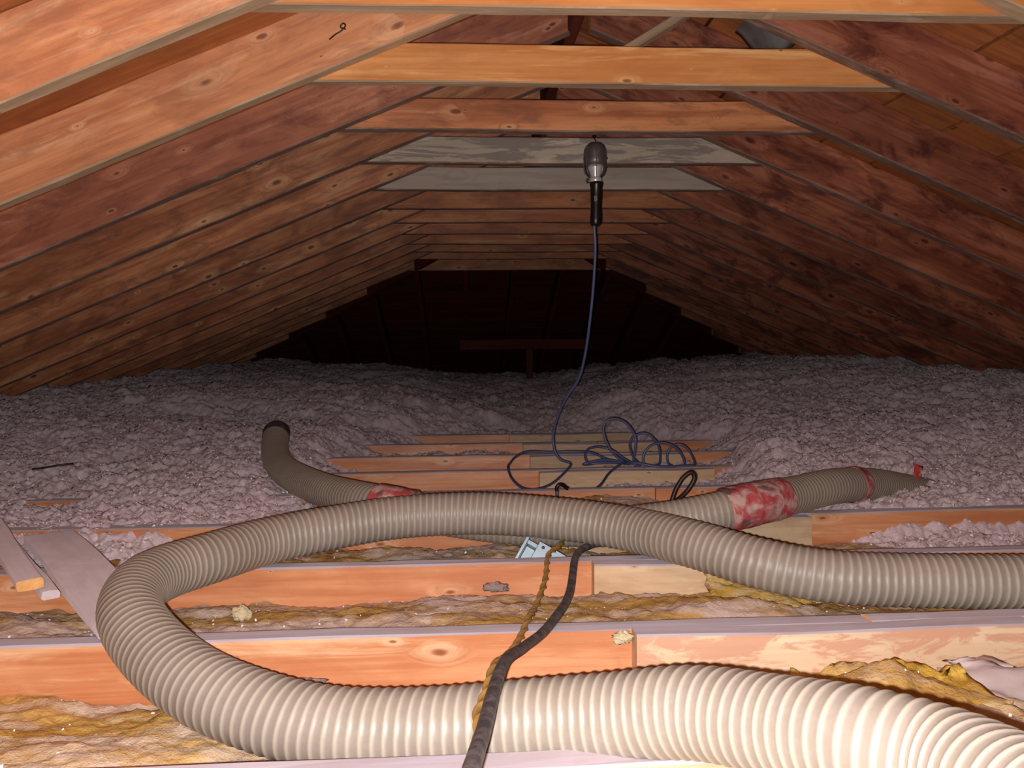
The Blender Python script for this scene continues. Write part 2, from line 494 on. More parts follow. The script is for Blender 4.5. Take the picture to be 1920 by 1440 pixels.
# ------------------------------------------------------------------ structure: floor, roof deck
fl_me = mesh_from('floor', [(XL, .2, -.14), (XR, .2, -.14), (XR, 9.0, -.14), (XL, 9.0, -.14), (XL, .2, -.155), (XR, .2, -.155), (XR, 9.0, -.155), (XL, 9.0, -.155)],
                  [(0, 1, 2, 3), (7, 6, 5, 4), (0, 4, 5, 1), (1, 5, 6, 2), (2, 6, 7, 3), (3, 7, 4, 0)], smooth=False)
tag(obj('floor', fl_me, M_DRYWALL), 'pale ceiling board under the joists and insulation', kind='structure')

def slab(name, quad, th, mat, parent):
    """slab with an upper side th above (along the quad normal)"""
    q = [Vector(p) for p in quad]
    n = (q[1] - q[0]).cross(q[2] - q[0]).normalized()
    if n.z < 0: n = -n
    c = sum(q, Vector()) / 4
    x = (q[1] - q[0]).normalized(); y = n.cross(x)
    Mx = Matrix(((x.x, y.x, n.x, c.x), (x.y, y.y, n.y, c.y), (x.z, y.z, n.z, c.z), (0, 0, 0, 1)))
    inv = Mx.inverted()
    V = [inv @ p for p in q] + [inv @ (p + n * th) for p in q]
    me = mesh_from(name, V, [(0, 3, 2, 1), (4, 5, 6, 7), (0, 1, 5, 4), (1, 2, 6, 5), (2, 3, 7, 6), (3, 0, 4, 7)], smooth=False)
    o = obj(name, me, mat)
    o.matrix_world = Mx
    o.parent = parent
    return o

Z_DECK = TOPV
def yhip(x): return YR + abs(x - RX)          # hip line in plan
ceil_l = empty('ceiling_left'); tag(ceil_l, 'left roof slope sheathed in reddish plywood', kind='structure')
ceil_r = empty('ceiling_right'); tag(ceil_r, 'right roof slope of brown deck boards', kind='structure')
wall_f = empty('wall_far'); tag(wall_f, 'dark hipped end of the roof', kind='structure')
# left: plywood sheets (1.22 m up the slope, 2.44 m along)
xs = [RX, RX - 1.75, RX - 2.6, XL - .3]
for i in range(3):
    y0 = .25
    x1, x0 = xs[i] - .002, xs[i + 1] + .002
    ys = [y0 - (.8 if i == 1 else 0), 2.44 + (.4 if i == 1 else 0), 4.88]
    ys = [max(.25, v) for v in ys] + [9.2]
    for j in range(3):
        a, b = ys[j] + .002, ys[j + 1] - .002
        b1, b0 = (min(b, yhip(x1)), min(b, yhip(x0))) if j == 2 else (b, b)
        if j == 2: a = min(a, b1 - .05)
        slab('plywood_sheet', [(x0, a, zl(x0) + Z_DECK), (x1, a, zl(x1) + Z_DECK), (x1, b1, zl(x1) + Z_DECK), (x0, b0, zl(x0) + Z_DECK)], .015, W_PLY, ceil_l)
# right: boards running along the ridge
bw = .19
k = 0
x = RX
while x < XR + .2:
    a, b = x + .005, x + bw * CP - .005
    cut = 2.6 + 1.3 * ((k * 37) % 10) / 10
    for (ya, yb) in ((.25, cut - .002), (cut + .002, 9.9)):
        y1 = min(yb, yhip(a)); y2 = min(yb, yhip(b))
        if ya >= y1 - .02: continue
        slab('deck_board', [(a, ya, zr(a) + Z_DECK), (b, ya, zr(b) + Z_DECK), (b, y2, zr(b) + Z_DECK), (a, y1, zr(a) + Z_DECK)], .019, W_DECK, ceil_r)
    x += bw * CP; k += 1
# roofing felt above the gaps between the boards
slab('roof_felt', [(RX, .25, ZR + Z_DECK + .021), (XR + .3, .25, zr(XR + .3) + Z_DECK + .021), (XR + .3, 9.2, zr(XR + .3) + Z_DECK + .021), (RX, 9.2, ZR + Z_DECK + .021)], .004, W_FAR, ceil_r)
# hipped end: boards across
y = YR
while y < 8.75:
    a, b = y + .002, y + bw * CP - .002
    za, zb = ZR + Z_DECK - PITCH * (a - YR), ZR + Z_DECK - PITCH * (b - YR)
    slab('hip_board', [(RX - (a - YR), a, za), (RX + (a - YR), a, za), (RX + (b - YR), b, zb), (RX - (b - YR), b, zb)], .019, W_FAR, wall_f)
    y += bw * CP

# ------------------------------------------------------------------ ridge board and rafters
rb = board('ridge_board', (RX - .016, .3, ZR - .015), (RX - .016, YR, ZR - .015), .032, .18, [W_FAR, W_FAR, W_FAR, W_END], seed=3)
# board() puts thickness along z x x: shift handled by symmetric placement
tag(rb, 'dark ridge board running along the peak of the roof', 'ridge board')

RAFT_Y0 = 1.406
left_desc = {1: ('light tan nearest rafter on the left slope, at the top left corner', W_TAN),
             2: ('tan rafter with a small dark wire hook, second on the left slope', W_TAN),
             3: ('reddish brown rafter, third from the front on the left slope', W_RED),
             4: ('tan brown knotty rafter, fourth from the front on the left slope', W_BROWN)}
right_desc = {1: ('nearest right-slope rafter, just showing in the top right corner', W_ORANGE),
              2: ('dark red stained rafter, second from the front on the right slope', W_DKRED),
              3: ('dark brown stained rafter, third from the front on the right slope', W_DKRED)}
def rafter(side, k):
    y = RAFT_Y0 + S * (k - 1)
    back = max(0.0, y + .019 - YR)              # jack rafters stop at the hip
    off = back + .018
    seed = k * 7 + (0 if side < 0 else 400)
    if side < 0:
        xa, xb = XL, RX - off
        p0, p1 = (xa, y, zl(xa)), (xb, y, zl(xb))
        up = (-PITCH * CP, 0, CP)
    else:
        xa, xb = XR, RX + off
        p0, p1 = (xb, y, zr(xb)), (xa, y, zr(xa))
        up = (PITCH * CP, 0, CP)
    if k <= 4 and side < 0: lab, m = left_desc[k]
    elif k <= 3 and side > 0: lab, m = right_desc[k]
    else:
        m = (W_BROWN if side < 0 else W_DKRED)
        lab = '%s rafter counted from the front on the %s roof slope%s' % (ORD[k], 'left' if side < 0 else 'right', ', in deep shadow' if k > 9 else '')
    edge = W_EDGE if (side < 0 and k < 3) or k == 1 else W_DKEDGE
    sh = PITCH if side < 0 else -PITCH
    o = board('roof_rafter', p0, p1, .038, RAFT_D, [m, m, edge, W_END], up=up, seed=seed, sh0=sh if side < 0 else sh, sh1=sh)
    tag(o, lab, 'rafter', 'rafters of the %s roof slope' % ('left' if side < 0 else 'right'))
    return o
for k in range(1, 18):
    rafter(-1, k)
    rafter(1, k)

# hip rafters and hip jack rafters
for sgn, nm in ((-1, 'left'), (1, 'right')):
    ex = XL if sgn < 0 else XR
    d = abs(ex - RX)
    p0, p1 = (RX, YR, ZR - .02), (ex, YR + d, ZR - .02 - PITCH * d)
    o = board('hip_rafter', p0 if sgn > 0 else p1, p1 if sgn > 0 else p0, .038, .16, [W_FAR, W_FAR, W_FAR, W_FAR], seed=90 + sgn)
    tag(o, 'dark diagonal hip rafter at the far %s corner of the roof' % nm, 'hip rafter')
words = ['leftmost', 'second', 'third', 'fourth', 'fifth', 'sixth', 'seventh', 'eighth', 'ninth', 'tenth', 'rightmost']
for i in range(-5, 6):
    x = .375 + .375 * i
    ya = max(YR + abs(x - RX) + .03, 5.96)
    yb = 8.5
    zf = lambda y: ZR - PITCH * (y - YR)
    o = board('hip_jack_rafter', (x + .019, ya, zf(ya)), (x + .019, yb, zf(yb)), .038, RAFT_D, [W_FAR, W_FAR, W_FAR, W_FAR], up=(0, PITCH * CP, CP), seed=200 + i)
    w = words[i + 5]
    tag(o, '%s dark jack rafter %son the sloping far end of the roof' % (w, '' if w in ('leftmost', 'rightmost') else 'from the left '), 'rafter', 'jack rafters of the far hip')
o = board('purlin', (-.06, 6.93, .44), (1.12, 6.93, .44), .038, .089, [W_FAR, W_FAR, W_FAR, W_FAR], seed=61)
tag(o, 'horizontal wooden purlin across the dark far end', 'purlin')
o = board('purlin_post', (.54, 6.97, -.12), (.54, 6.97, .44), .06, .038, [W_FAR, W_FAR, W_FAR, W_FAR], up=(0, 1, 0), seed=62)
tag(o, 'short upright post under the purlin at the far end', 'post')

# ------------------------------------------------------------------ collar ties (nailed behind the rafters)
tie_spec = {1: ('bright orange collar tie nearest the camera, along the top edge', W_ORANGE),
            2: ('orange collar tie with large knots, second from the camera', W_ORANGE),
            3: ('brown collar tie just above the mottled grey one, third from the camera', W_TIE),
            4: ('mottled grey weathered collar tie behind the hanging lamp guard', W_GREY),
            5: ('smooth grey collar tie just below the mottled grey one', W_GREY2)}
for k in range(1, 13):
    y = 1.444 + S * (k - 1)
    zb = 1.0797 + {3: .002, 4: .004, 5: -.004, 6: -.003, 8: .002, 10: .004, 11: .004, 12: -.035}.get(k, 0)
    h = .089
    ext = .10 if k not in (4, 5) else .05
    x0 = RX - (ZR - zb) / PITCH - ext + .01
    x1 = RX + (ZR - zb) / PITCH + ext - .01
    lab, m = tie_spec.get(k, ('%s collar tie from the camera, brown wood in shadow' % ORD[k], W_TIE))
    # the ends are cut to the roof slope so they stay under the deck
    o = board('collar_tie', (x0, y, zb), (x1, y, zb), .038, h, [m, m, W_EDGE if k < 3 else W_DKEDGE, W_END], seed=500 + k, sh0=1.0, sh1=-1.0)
    tag(o, lab, 'collar tie', 'collar ties under the ridge')

# short brace near the peak, and a patch of felt on the deck
o = board('brace_board', (.30, 1.985, 1.13), (.66, 1.985, 1.355), .05, .02, [W_EDGE, W_EDGE, W_EDGE, W_END], seed=70)
tag(o, 'short grey diagonal brace board near the roof peak', 'brace')
gx = np.linspace(.76, .90, 9); gy = np.linspace(1.98, 2.16, 9)
GX, GY = np.meshgrid(gx, gy)
GZ = ZR - PITCH * (GX - RX) + Z_DECK - .012 - .05 * np.sin((GX - .76) / .14 * math.pi) ** 2 * (1 - .3 * np.sin(GY * 30))
me = mesh_grid('felt_patch', GX, GY, GZ)
o = obj('felt_patch', me, M_TAR)
md = o.modifiers.new('t', 'SOLIDIFY'); md.thickness = .004
tag(o, 'crumpled grey felt flap under the right deck near the peak', 'felt')

# ------------------------------------------------------------------ ceiling joists and scab boards
joist_left = {0: 'pale joist at the very bottom edge under the hose',
              1: 'glossy orange left joist board, nearest full joist, lit brightly by flash',
              2: 'orange left joist board with swirling grain, under the plank ends',
              3: 'left joist board half buried in grey fluff behind the wide plank',
              4: 'left joist board showing as orange patches through the loose insulation'}
joist_right = {0: 'right half of the joist at the bottom edge, under the hose',
               1: 'right joist board behind the pink stained scab, with dusty top',
               2: 'right joist board behind the hose at the right edge',
               3: 'orange right joist board edged by grey insulation'}
scab_lab = {0: 'scab board on the bottom edge joist, hidden by the near hose',
            1: 'long pale scab board with pink stains beside the near hose',
            2: 'pale cracked scab board under the sagging hose',
            3: 'short pale scab block under the red taped hose joint',
            4: 'scab board below the dark cable loop',
            5: 'pale scab board with a shiny nail below the coiled blue cord',
            6: 'pale scab board just behind the coiled blue cord',
            7: 'pale scab board second behind the coiled blue cord',
            8: 'farthest scab board, barely clear of the insulation'}
JM = {0: W_PALE}
SCAB = {}
for k in range(0, 9):
    y = 1.22 + S * (k - 1)
    m = JM.get(k, W_JOIST)
    xs_ = .60 + .02 * ((k * 3) % 4)
    o = board('ceiling_joist', (XL, y, -.14), (xs_, y, -.14), .038, .14, [m, W_DUST, W_DKEDGE, W_END], seed=800 + k)
    tag(o, joist_left.get(k, '%s left joist board counted from the bottom edge' % ORD[k + 1]), 'joist', 'left ceiling joists')
    o = board('ceiling_joist', (xs_ + .004, y + .001, -.14), (XR, y + .001, -.14), .038, .14, [m, W_DUST, W_DKEDGE, W_END], seed=850 + k)
    tag(o, joist_right.get(k, '%s right joist board counted from the bottom edge' % ORD[k + 1]), 'joist', 'right ceiling joists')
    if k in (0, 4): continue
    a, b = .262, .915
    if k == 8: a, b = .22, .9
    o = board('scab_board', (a, y - .0385, -.135), (b, y - .0385, -.135), .038, .134 if k != 1 else .136, [W_PINK if k == 1 else W_PALE, W_DUST, W_DKEDGE, W_PALE], seed=880 + k)
    tag(o, scab_lab[k], 'scab board', 'scab boards lapping the joists')
    SCAB[k] = o

# ------------------------------------------------------------------ loose-fill insulation
def loose_height(X, Y):
    xl = np.interp(Y, [1.6, 2.0, 2.1, 2.4, 2.5, 2.85, 3.25, 3.66, 4.06, 4.3, 4.6], [-.75, -.75, -.6, -.5, -.55, -.62, -.5, -.47, -.42, -.2, 0.1])
    xr = np.interp(Y, [1.6, 2.0, 2.1, 2.4, 2.5, 2.85, 3.25, 3.66, 4.06, 4.3, 4.6], [.95, 1.05, 1.0, .95, 1.0, .95, 1.25, 1.2, 1.0, .85, .6])
    n0 = vnoise(X * 5, Y * 5, 21)
    xl = xl + n0 * .22; xr = xr + n0 * .2
    tren = np.interp(Y, [1.6, 2.0, 2.1, 2.44, 2.5, 2.84, 4.0, 4.3, 4.8, 5.6, 7, 9], [-.13, -.12, -.11, -.1, -.08, -.075, -.055, -.03, -.018, .012, .09, .16])
    lbase = np.interp(Y, [1.6, 1.9, 2.0, 2.1, 2.4, 2.5, 3, 4, 5, 7, 9], [-.09, -.055, -.03, -.010, -.012, .012, .05, .10, .16, .22, .24])
    rbase = np.interp(Y, [1.6, 1.9, 2.0, 2.1, 2.4, 3, 4, 5, 7, 9], [-.09, -.07, -.05, .012, .03, .06, .12, .2, .2, .17])
    L = lbase + .11 * sstep((xl - X) / 2.4) * sstep((Y - 2.2) / 1.2)
    Rr = rbase + .15 * sstep((X - xr) / 2.0) * sstep((Y - 2.1) / 1.2)
    bw_ = np.interp(Y, [3.4, 4.4, 5.5], [.28, .8, 1.7])
    wl = sstep((xl - X) / bw_ + .5); wr = sstep((X - xr) / bw_ + .5)
    H = tren * (1 - wl) * (1 - wr) + L * wl + Rr * wr * (1 - wl)
    amp = .55 + .45 * sstep((Y - 2.1) / .6)
    H = H + amp * (.055 * vnoise(X * 2.3, Y * 2.3, 1) + .035 * vnoise(X * 6, Y * 6, 2) + .028 * vnoise(X * 15, Y * 15, 3))
    return H
def loose_fine(X, Y):
    w1 = worley(X * 21, Y * 21, 5); w2 = worley(X * 75, Y * 75, 6)
    return .020 * (0.55 - w1) + .013 * (.5 - w2) + .010 * vnoise(X * 38, Y * 38, 8) + .011 * vnoise(X * 110, Y * 110, 9)
yy = [1.675]
while yy[-1] < 8.7: yy.append(yy[-1] + .0025 * yy[-1] * (1 if yy[-1] < 4.5 else 1.8))
xx = np.arange(XL + .1, XR - .1, .0055)
GX, GY = np.meshgrid(xx, np.array(yy))
GX = GX + (vnoise(GX * 90, GY * 90, 31)) * .006
GY2 = GY + (vnoise(GX * 90, GY * 90, 32)) * .006
GZ = loose_height(GX, GY) + loose_fine(GX, GY)
roofz = np.minimum(zl(GX), zr(GX)) + TOPV - .01
GZ = np.minimum(GZ, roofz)
loose = obj('loose_fill_insulation', mesh_grid('loose_fill', GX, GY2, GZ), M_LOOSE)
tag(loose, 'grey mauve blown-in loose insulation heaped over the joists', 'insulation', kind='stuff')

def flakes(name, n, size, mat, parent, xr_, yr_, lift, seed, hfun=None, flat=2.3):
    r = np.random.default_rng(seed)
    # more of them nearer, where single flakes can be told apart
    Y = yr_[0] + (yr_[1] - yr_[0]) * r.random(n) ** flat
    X = r.uniform(xr_[0], xr_[1], n)
    Z = (loose_height(X, Y) + loose_fine(X, Y) if hfun is None else hfun(X, Y)) + lift
    keep = (np.minimum(zl(X), zr(X)) - .02 > Z) & (Z > -.125)
    X, Y, Z = X[keep], Y[keep], Z[keep]; n = len(X)
    sz = size * (.5 + r.random(n) ** 2 * 1.3)
    c = np.stack([X, Y, Z], -1)
    a = r.normal(size=(n, 3)); a /= np.linalg.norm(a, axis=1, keepdims=True)
    b = r.normal(size=(n, 3)); b -= a * (a * b).sum(1, keepdims=True); b /= np.linalg.norm(b, axis=1, keepdims=True)
    nn = np.cross(a, b)
    s = sz[:, None]
    P = [c - a * s - b * s * .55, c + a * s - b * s * .5 + nn * s * .3, c + a * s * .8 + b * s * .6, c - a * s * .7 + b * s * .5 + nn * s * .35, c + nn * s * .6]
    co = np.stack(P, 1).reshape(-1, 3)
    base = np.arange(n) * 5
    t = np.concatenate([np.stack([base + i, base + j, base + 4], -1) for i, j in ((0, 1), (1, 2), (2, 3), (3, 0))])
    o = obj(name, mesh_quads(name, co, t, smooth=False), mat)
    o.parent = parent
    o['kind'] = 'stuff'
    return o
flakes('grey_flakes', 70000, .0032, M_FLAKE, loose, (-2.6, 3.2), (1.72, 6.2), .001, 5)
flakes('white_flakes', 9000, .0027, M_SPARK, loose, (-2.4, 3.0), (1.72, 5.6), .004, 6)

# ------------------------------------------------------------------ fibreglass batts between the near joists
def batt(name, x0, x1, y0, y1, hfun, mat, seed, label, step=.0065, group='batts between the near joists'):
    xs_, ys_ = np.arange(x0, x1, step), np.linspace(y0, y1, int((y1 - y0) / step))
    X, Y = np.meshgrid(xs_, ys_)
    hh = lambda X, Y: hfun(X, Y) + .022 * vnoise(X * 4 + seed, Y * 9, seed) + .016 * vnoise(X * 14, Y * 30, seed + 1) + .009 * vnoise(X * 40, Y * 70, seed + 2) + .005 * vnoise(X * 110, Y * 130, seed + 3)
    Z = np.maximum(hh(X, Y), -.135)
    o = obj(name, mesh_grid(name, X, Y, Z), mat)
    flakes('white_flecks', 380, .0022, M_SPARK, o, (max(x0, -1.4), min(x1, 1.5)), (y0, y1), .002, seed, hh, 1.0)
    return tag(o, label, 'insulation batt', group)
J = lambda k: 1.22 + S * (k - 1)
def h0(X, Y):
    base = -.085 + .02 * np.sin((Y - .855) / .36 * math.pi)
    d = .068 * np.exp(-((X - .60) / .11) ** 2 - ((Y - 1.09) / .06) ** 2)          # torn hump by the stained scab
    trough = -.03 * np.exp(-((X + .05) / .45) ** 2 - ((Y - .96) / .09) ** 2)      # pressed down under the hose
    return base + d + trough - .01 * sstep((X + .35) / .3)
def h1(X, Y):
    t = (Y - J(1) - .04) / (J(2) - J(1) - .04)
    return -.062 + .022 * np.sin(np.clip(t * 1.25, 0, 1) * math.pi) - .018 * sstep((t - .8) / .2) - .02 * sstep((X - .55) / .3)
def h2(X, Y):
    t = (Y - J(2) - .04) / (J(3) - J(2) - .04)
    return -.068 + .02 * np.sin(t * math.pi) - .03 * sstep((X - .05) / .3) * (X < 1.6)
def h3(X, Y):
    return -.07 + .045 * np.exp(-((X - .45) / .25) ** 2)
batt('insulation_batt', -2.4, 2.6, J(0) + .04, J(1) - .002, h0, M_BATT, 3, 'golden fibreglass batt in the nearest bay, under the near hose')
batt('insulation_batt', -2.4, 2.6, J(1) + .04, J(2) - .002, h1, M_BATT2, 13, 'brown dusty fibreglass batt between the first two full joists')
batt('insulation_batt', -2.4, 2.6, J(2) + .04, J(3) - .002, h2, M_BATT2, 23, 'brown batt in the bay beneath the crossing hoses')
batt('insulation_batt', -.9, 1.2, J(3) + .04, J(4) - .002, h3, M_BATT2, 33, 'olive brown batt in the bay behind the crossing hoses')

def lump(name, c, size, mat, seed, n=24, rough=.35):
    V, F = [], []
    rr = np.random.default_rng(seed)
    th = np.linspace(0, math.pi, n // 2 + 1); ph = np.linspace(0, 2 * math.pi, n, endpoint=False)
    TH, PH = np.meshgrid(th, ph, indexing='ij')
    R = 1 + rough * (vnoise(PH * 2.1 + seed, TH * 3.0, seed) * 1.4 + vnoise(np.cos(PH) * 5 + seed, TH * 6 + np.sin(PH) * 5, seed + 1))
    X = R * np.sin(TH) * np.cos(PH) * size[0]; Y = R * np.sin(TH) * np.sin(PH) * size[1]; Z = R * np.cos(TH) * size[2]
    co = np.stack([X, Y, Z], -1).reshape(-1, 3)
    m = n; rows = n // 2 + 1
    for i in range(rows - 1):
        for j in range(m):
            F.append((i * m + j, (i + 1) * m + j, (i + 1) * m + (j + 1) % m, i * m + (j + 1) % m))
    o = obj(name, mesh_from(name, co, F), mat)
    o.location = c
    return o

def sheet(name, corners, nx, ny, amp, mat, seed, thick=.006, rag=.012):
    """torn crumpled sheet spanning four corners"""
    c = [np.array(p, float) for p in corners]
    u, v = np.meshgrid(np.linspace(0, 1, nx), np.linspace(0, 1, ny))
    P = (c[0][None, None] * ((1 - u) * (1 - v))[..., None] + c[1] * (u * (1 - v))[..., None] + c[2] * (u * v)[..., None] + c[3] * ((1 - u) * v)[..., None])
    edge = np.minimum(np.minimum(u, 1 - u), np.minimum(v, 1 - v))
    rg = rag * (1 - np.clip(edge * 8, 0, 1))
    P[..., 0] += rg * vnoise(u * 9, v * 9, seed) * 2
    P[..., 1] += rg * vnoise(u * 9, v * 9, seed + 1) * 2
    P[..., 2] += amp * (vnoise(u * 3, v * 4, seed + 2) + .5 * vnoise(u * 9, v * 9, seed + 3)) + amp * .25 * vnoise(u * 24, v * 24, seed + 4)
    o = obj(name, mesh_grid(name, P[..., 0], P[..., 1], P[..., 2]), mat)
    md = o.modifiers.new('thickness', 'SOLIDIFY'); md.thickness = thick; md.offset = -1
    return o
# torn batt pile at the right of the nearest bay: yellow layers and the grey facing folded over it
o = sheet('torn_batt', [(.40, 1.0, -.075), (.80, .93, -.095), (.74, 1.12, -.03), (.50, 1.15, -.045)], 40, 26, .034, M_YELLOW, 41, .018, .016)
tag(o, 'torn yellow batt layer heaped against the stained scab board', 'insulation batt')
o = sheet('torn_batt', [(.47, .86, -.10), (.92, .80, -.10), (.86, .97, -.07), (.52, 1.02, -.065)], 40, 26, .028, M_YELLOW, 51, .016, .016)
tag(o, 'lower torn golden batt layer beside the bright hose bend', 'insulation batt')
o = sheet('batt_facing', [(.70, 1.05, -.075), (1.10, .88, -.09), (1.25, 1.16, -.025), (.76, 1.165, -.055)], 36, 26, .03, M_PAPER, 61, .003, .03)
tag(o, 'dusty grey paper facing peeled over the torn batt at right', 'paper')
o = sheet('torn_batt', [(.47, 1.46, -.055), (.68, 1.43, -.055), (.66, 1.56, -.02), (.50, 1.575, -.012)], 26, 18, .025, M_YELLOW, 71, .012, .02)
tag(o, 'yellow tuft of torn batt beneath the sagging right hose', 'insulation batt')
o = lump('insulation_tuft', (-.425, 1.45, -.035), (.017, .014, .013), M_FOAM, 5, rough=.45)
tag(o, 'small cream fluff tuft on the brown batt inside the hose curl', 'tuft')
o = lump('insulation_tuft', (.245, 1.205, -.008), (.015, .009, .009), M_FOAM, 9, rough=.5)
tag(o, 'dirty cream tuft stuffed beside the stained scab board end', 'tuft')

# ------------------------------------------------------------------ hoses
A_PTS = [(0.408,0.442,0.136), (0.406,0.532,0.118), (0.395,0.602,0.106), (0.355,0.664,0.097), (0.304,0.746,0.075), (0.244,0.819,0.055), (0.166,0.873,0.027), (0.075,0.907,0.008), (-0.054,0.934,-0.010), (-0.176,0.960,-0.016), (-0.277,0.997,-0.008), (-0.370,1.053,0.004), (-0.456,1.129,0.024), (-0.523,1.214,0.045), (-0.557,1.317,0.056), (-0.549,1.417,0.056), (-0.495,1.514,0.056), (-0.423,1.630,0.056), (-0.304,1.714,0.062), (-0.156,1.766,0.071), (0.027,1.775,0.074), (0.209,1.744,0.064), (0.353,1.665,0.056), (0.458,1.538,0.052), (0.555,1.442,0.038), (0.665,1.385,0.026), (0.802,1.357,0.023), (1.003,1.325,0.025), (1.207,1.293,0.031), (1.517,1.255,0.037)]
B_PTS = [(-0.735,3.016,0.136), (-0.712,2.893,0.094), (-0.660,2.727,0.062), (-0.567,2.520,0.050), (-0.415,2.261,0.046), (-0.252,2.061,0.048), (-0.107,1.972,0.035), (0.069,1.921,0.016), (0.228,1.901,0.008), (0.357,1.874,0.012), (0.510,1.845,0.033), (0.690,1.866,0.059), (0.864,1.986,0.059), (1.034,2.097,0.060), (1.218,2.236,0.034), (1.404,2.355,-0.008), (1.652,2.490,-0.06)]
HR = .0478
RIB = .0146
def ribw(s, th):
    return (.5 + .5 * np.cos(2 * math.pi * s / RIB + th)) ** 3
def ribbed(amp):
    return lambda s, th: HR + amp * ribw(s, th)
PA, sA = catmull(A_PTS, .0019)
hA = empty('insulation_hose', tuple(PA[0]))
tag(hA, 'long cream ribbed blower hose looping from the bottom right and back to the right edge', 'hose')
obj('hose_tube', sweep('hose_tube', PA, sA, ribbed(.0015), 40, caps=False, origin=PA[0], attr=ribw), M_HOSE).parent = hA
PB, sB = catmull(B_PTS, .0021)
hB = empty('insulation_hose', tuple(PB[len(PB) // 2]))
ob = np.array(hB.location)
tag(hB, 'dusty blower hose lying behind, patched with red tape, open end raised at left', 'hose')
obj('hose_tube', sweep('hose_tube', PB, sB, ribbed(.0013), 40, caps=False, origin=ob, attr=ribw), M_HOSE2).parent = hB
# dark inside lining at the open end, with a plain cuff
def seg(P, s, a, b):
    k = (s >= a) & (s <= b)
    return P[k], s[k]
def wrap(name, s0, s1, extra, mat, seed, wr=.002):
    p, q = seg(PB, sB, s0, s1)
    f = lambda s, th: HR + extra + wr * vnoise(s * 90, th * 3, seed) + wr * .8 * vnoise(s * 30, th * 1.5 + 4, seed + 1)
    o = obj(name, sweep(name, p, q, f, 40, caps=False, origin=ob), mat)
    o.parent = hB
    md = o.modifiers.new('t', 'SOLIDIFY'); md.thickness = .0012
    return o
def s_near(pt):
    return sB[np.argmin(np.linalg.norm(PB - np.array(pt), axis=1))]
o = wrap('hose_cuff', 0.0, .045, .0016, M_BLACKRUB, 3, .0006); o['label'] = 'dark cuff at the open hose end'
sa = s_near((-.19, 2.02, .045)); o = wrap('red_tape', sa - .05, sa + .06, .0036, M_TAPE, 11); o['label'] = 'faded red tape'
sa = s_near((.72, 1.88, .06)); o = wrap('red_tape', sa - .10, sa + .10, .0042, M_TAPE, 12, .003); o['label'] = 'crumpled red and clear tape joint'
sa = s_near((1.11, 2.155, .055)); o = wrap('red_tape', sa - .02, sa + .02, .0036, M_TAPE, 13); o['label'] = 'narrow red tape band'
o = sheet('red_tape', [(1.386, 2.325, .02), (1.402, 2.32, .02), (1.424, 2.335, .066), (1.404, 2.34, .082)], 10, 14, .008, M_RED, 81, .0015, .006)
o.parent = hB; o.matrix_parent_inverse = Matrix.Translation(-hB.location); o['label'] = 'torn red tape end'

def boxmesh(name, a, b, ch=.001):
    x0, y0, z0 = a; x1, y1, z1 = b
    return mesh_from(name, [(x0, y0, z0), (x1, y0, z0), (x1, y1, z0), (x0, y1, z0), (x0, y0, z1), (x1, y0, z1), (x1, y1, z1), (x0, y1, z1)],
                     [(0, 3, 2, 1), (4, 5, 6, 7), (0, 1, 5, 4), (1, 2, 6, 5), (2, 3, 7, 6), (3, 0, 4, 7)], smooth=False)

# ------------------------------------------------------------------ hanging work lamp with its coiled cord
lamp = empty('work_lamp', (.440, 2.605, .865))
tag(lamp, 'caged work lamp hanging from a grey collar tie, blue cord coiled below', 'lamp')
def lpart(name, me, mat, loc=(0, 0, 0), rot=(0, 0, 0), parent=None):
    o = obj(name, me, mat)
    o.parent = parent or lamp
    o.location = loc; o.rotation_euler = rot
    return o
# handle: tapered rounded grip
prof = [(0.0, -.002), (.014, -.002), (.0185, .004), (.0195, .02), (.018, .06), (.0195, .10), (.0205, .128), (.0225, .134), (.0225, .142), (.017, .146), (.0, .146)]
lpart('handle', lathe('handle', prof, 20), M_BAKE, rot=(0, .02, 0))
lpart('switch', boxmesh('switch', (-.005, -.004, -.009), (.005, .004, .009)), M_STEEL, (-.004, -.021, .085))
lpart('socket_collar', lathe('socket_collar', [(.0, .142), (.019, .142), (.021, .146), (.021, .156), (.018, .160), (.0, .160)], 20), M_BRIGHT)
lpart('reflector', lathe('reflector', [(.015, .156), (.017, .165), (.026, .188), (.029, .196), (.027, .195), (.014, .166)], 22), M_BRIGHT)
lpart('bulb', lathe('bulb', [(.0125, .16), (.014, .18), (.024, .20), (.029, .218), (.027, .236), (.016, .25), (.0, .254)], 20), M_GLASS)
# steel shield: full dome above, open towards the front left below
shield_prof_top = [(.0375, .196), (.0380, .215), (.0380, .240), (.0365, .252), (.031, .264), (.021, .2725), (.008, .276), (.0, .2765)]
sh1 = lathe('guard', shield_prof_top, 32)
g = lpart('guard', sh1, M_STEEL)
md = g.modifiers.new('t', 'SOLIDIFY'); md.thickness = .0016
low_prof = [(.024, .160), (.030, .166), (.0355, .178), (.0375, .190), (.0378, .198)]
g2 = lpart('guard_back', lathe('guard_back', low_prof, 22, math.radians(-60), math.radians(165), closed=False), M_STEEL)
md = g2.modifiers.new('t', 'SOLIDIFY'); md.thickness = .0016
for i, a in enumerate((-175, -145, -95)):
    ar = math.radians(a)
    pts = [(.023 * math.cos(ar), .023 * math.sin(ar), .158), (.033 * math.cos(ar), .033 * math.sin(ar), .166), (.0395 * math.cos(ar), .0395 * math.sin(ar), .182), (.0395 * math.cos(ar), .0395 * math.sin(ar), .235), (.036 * math.cos(ar), .036 * math.sin(ar), .256)]
    P_, s_ = catmull(pts, .004)
    lpart('guard_wire', sweep('guard_wire', P_, s_, lambda s, th: .0014 + 0 * s, 6), M_STEEL)
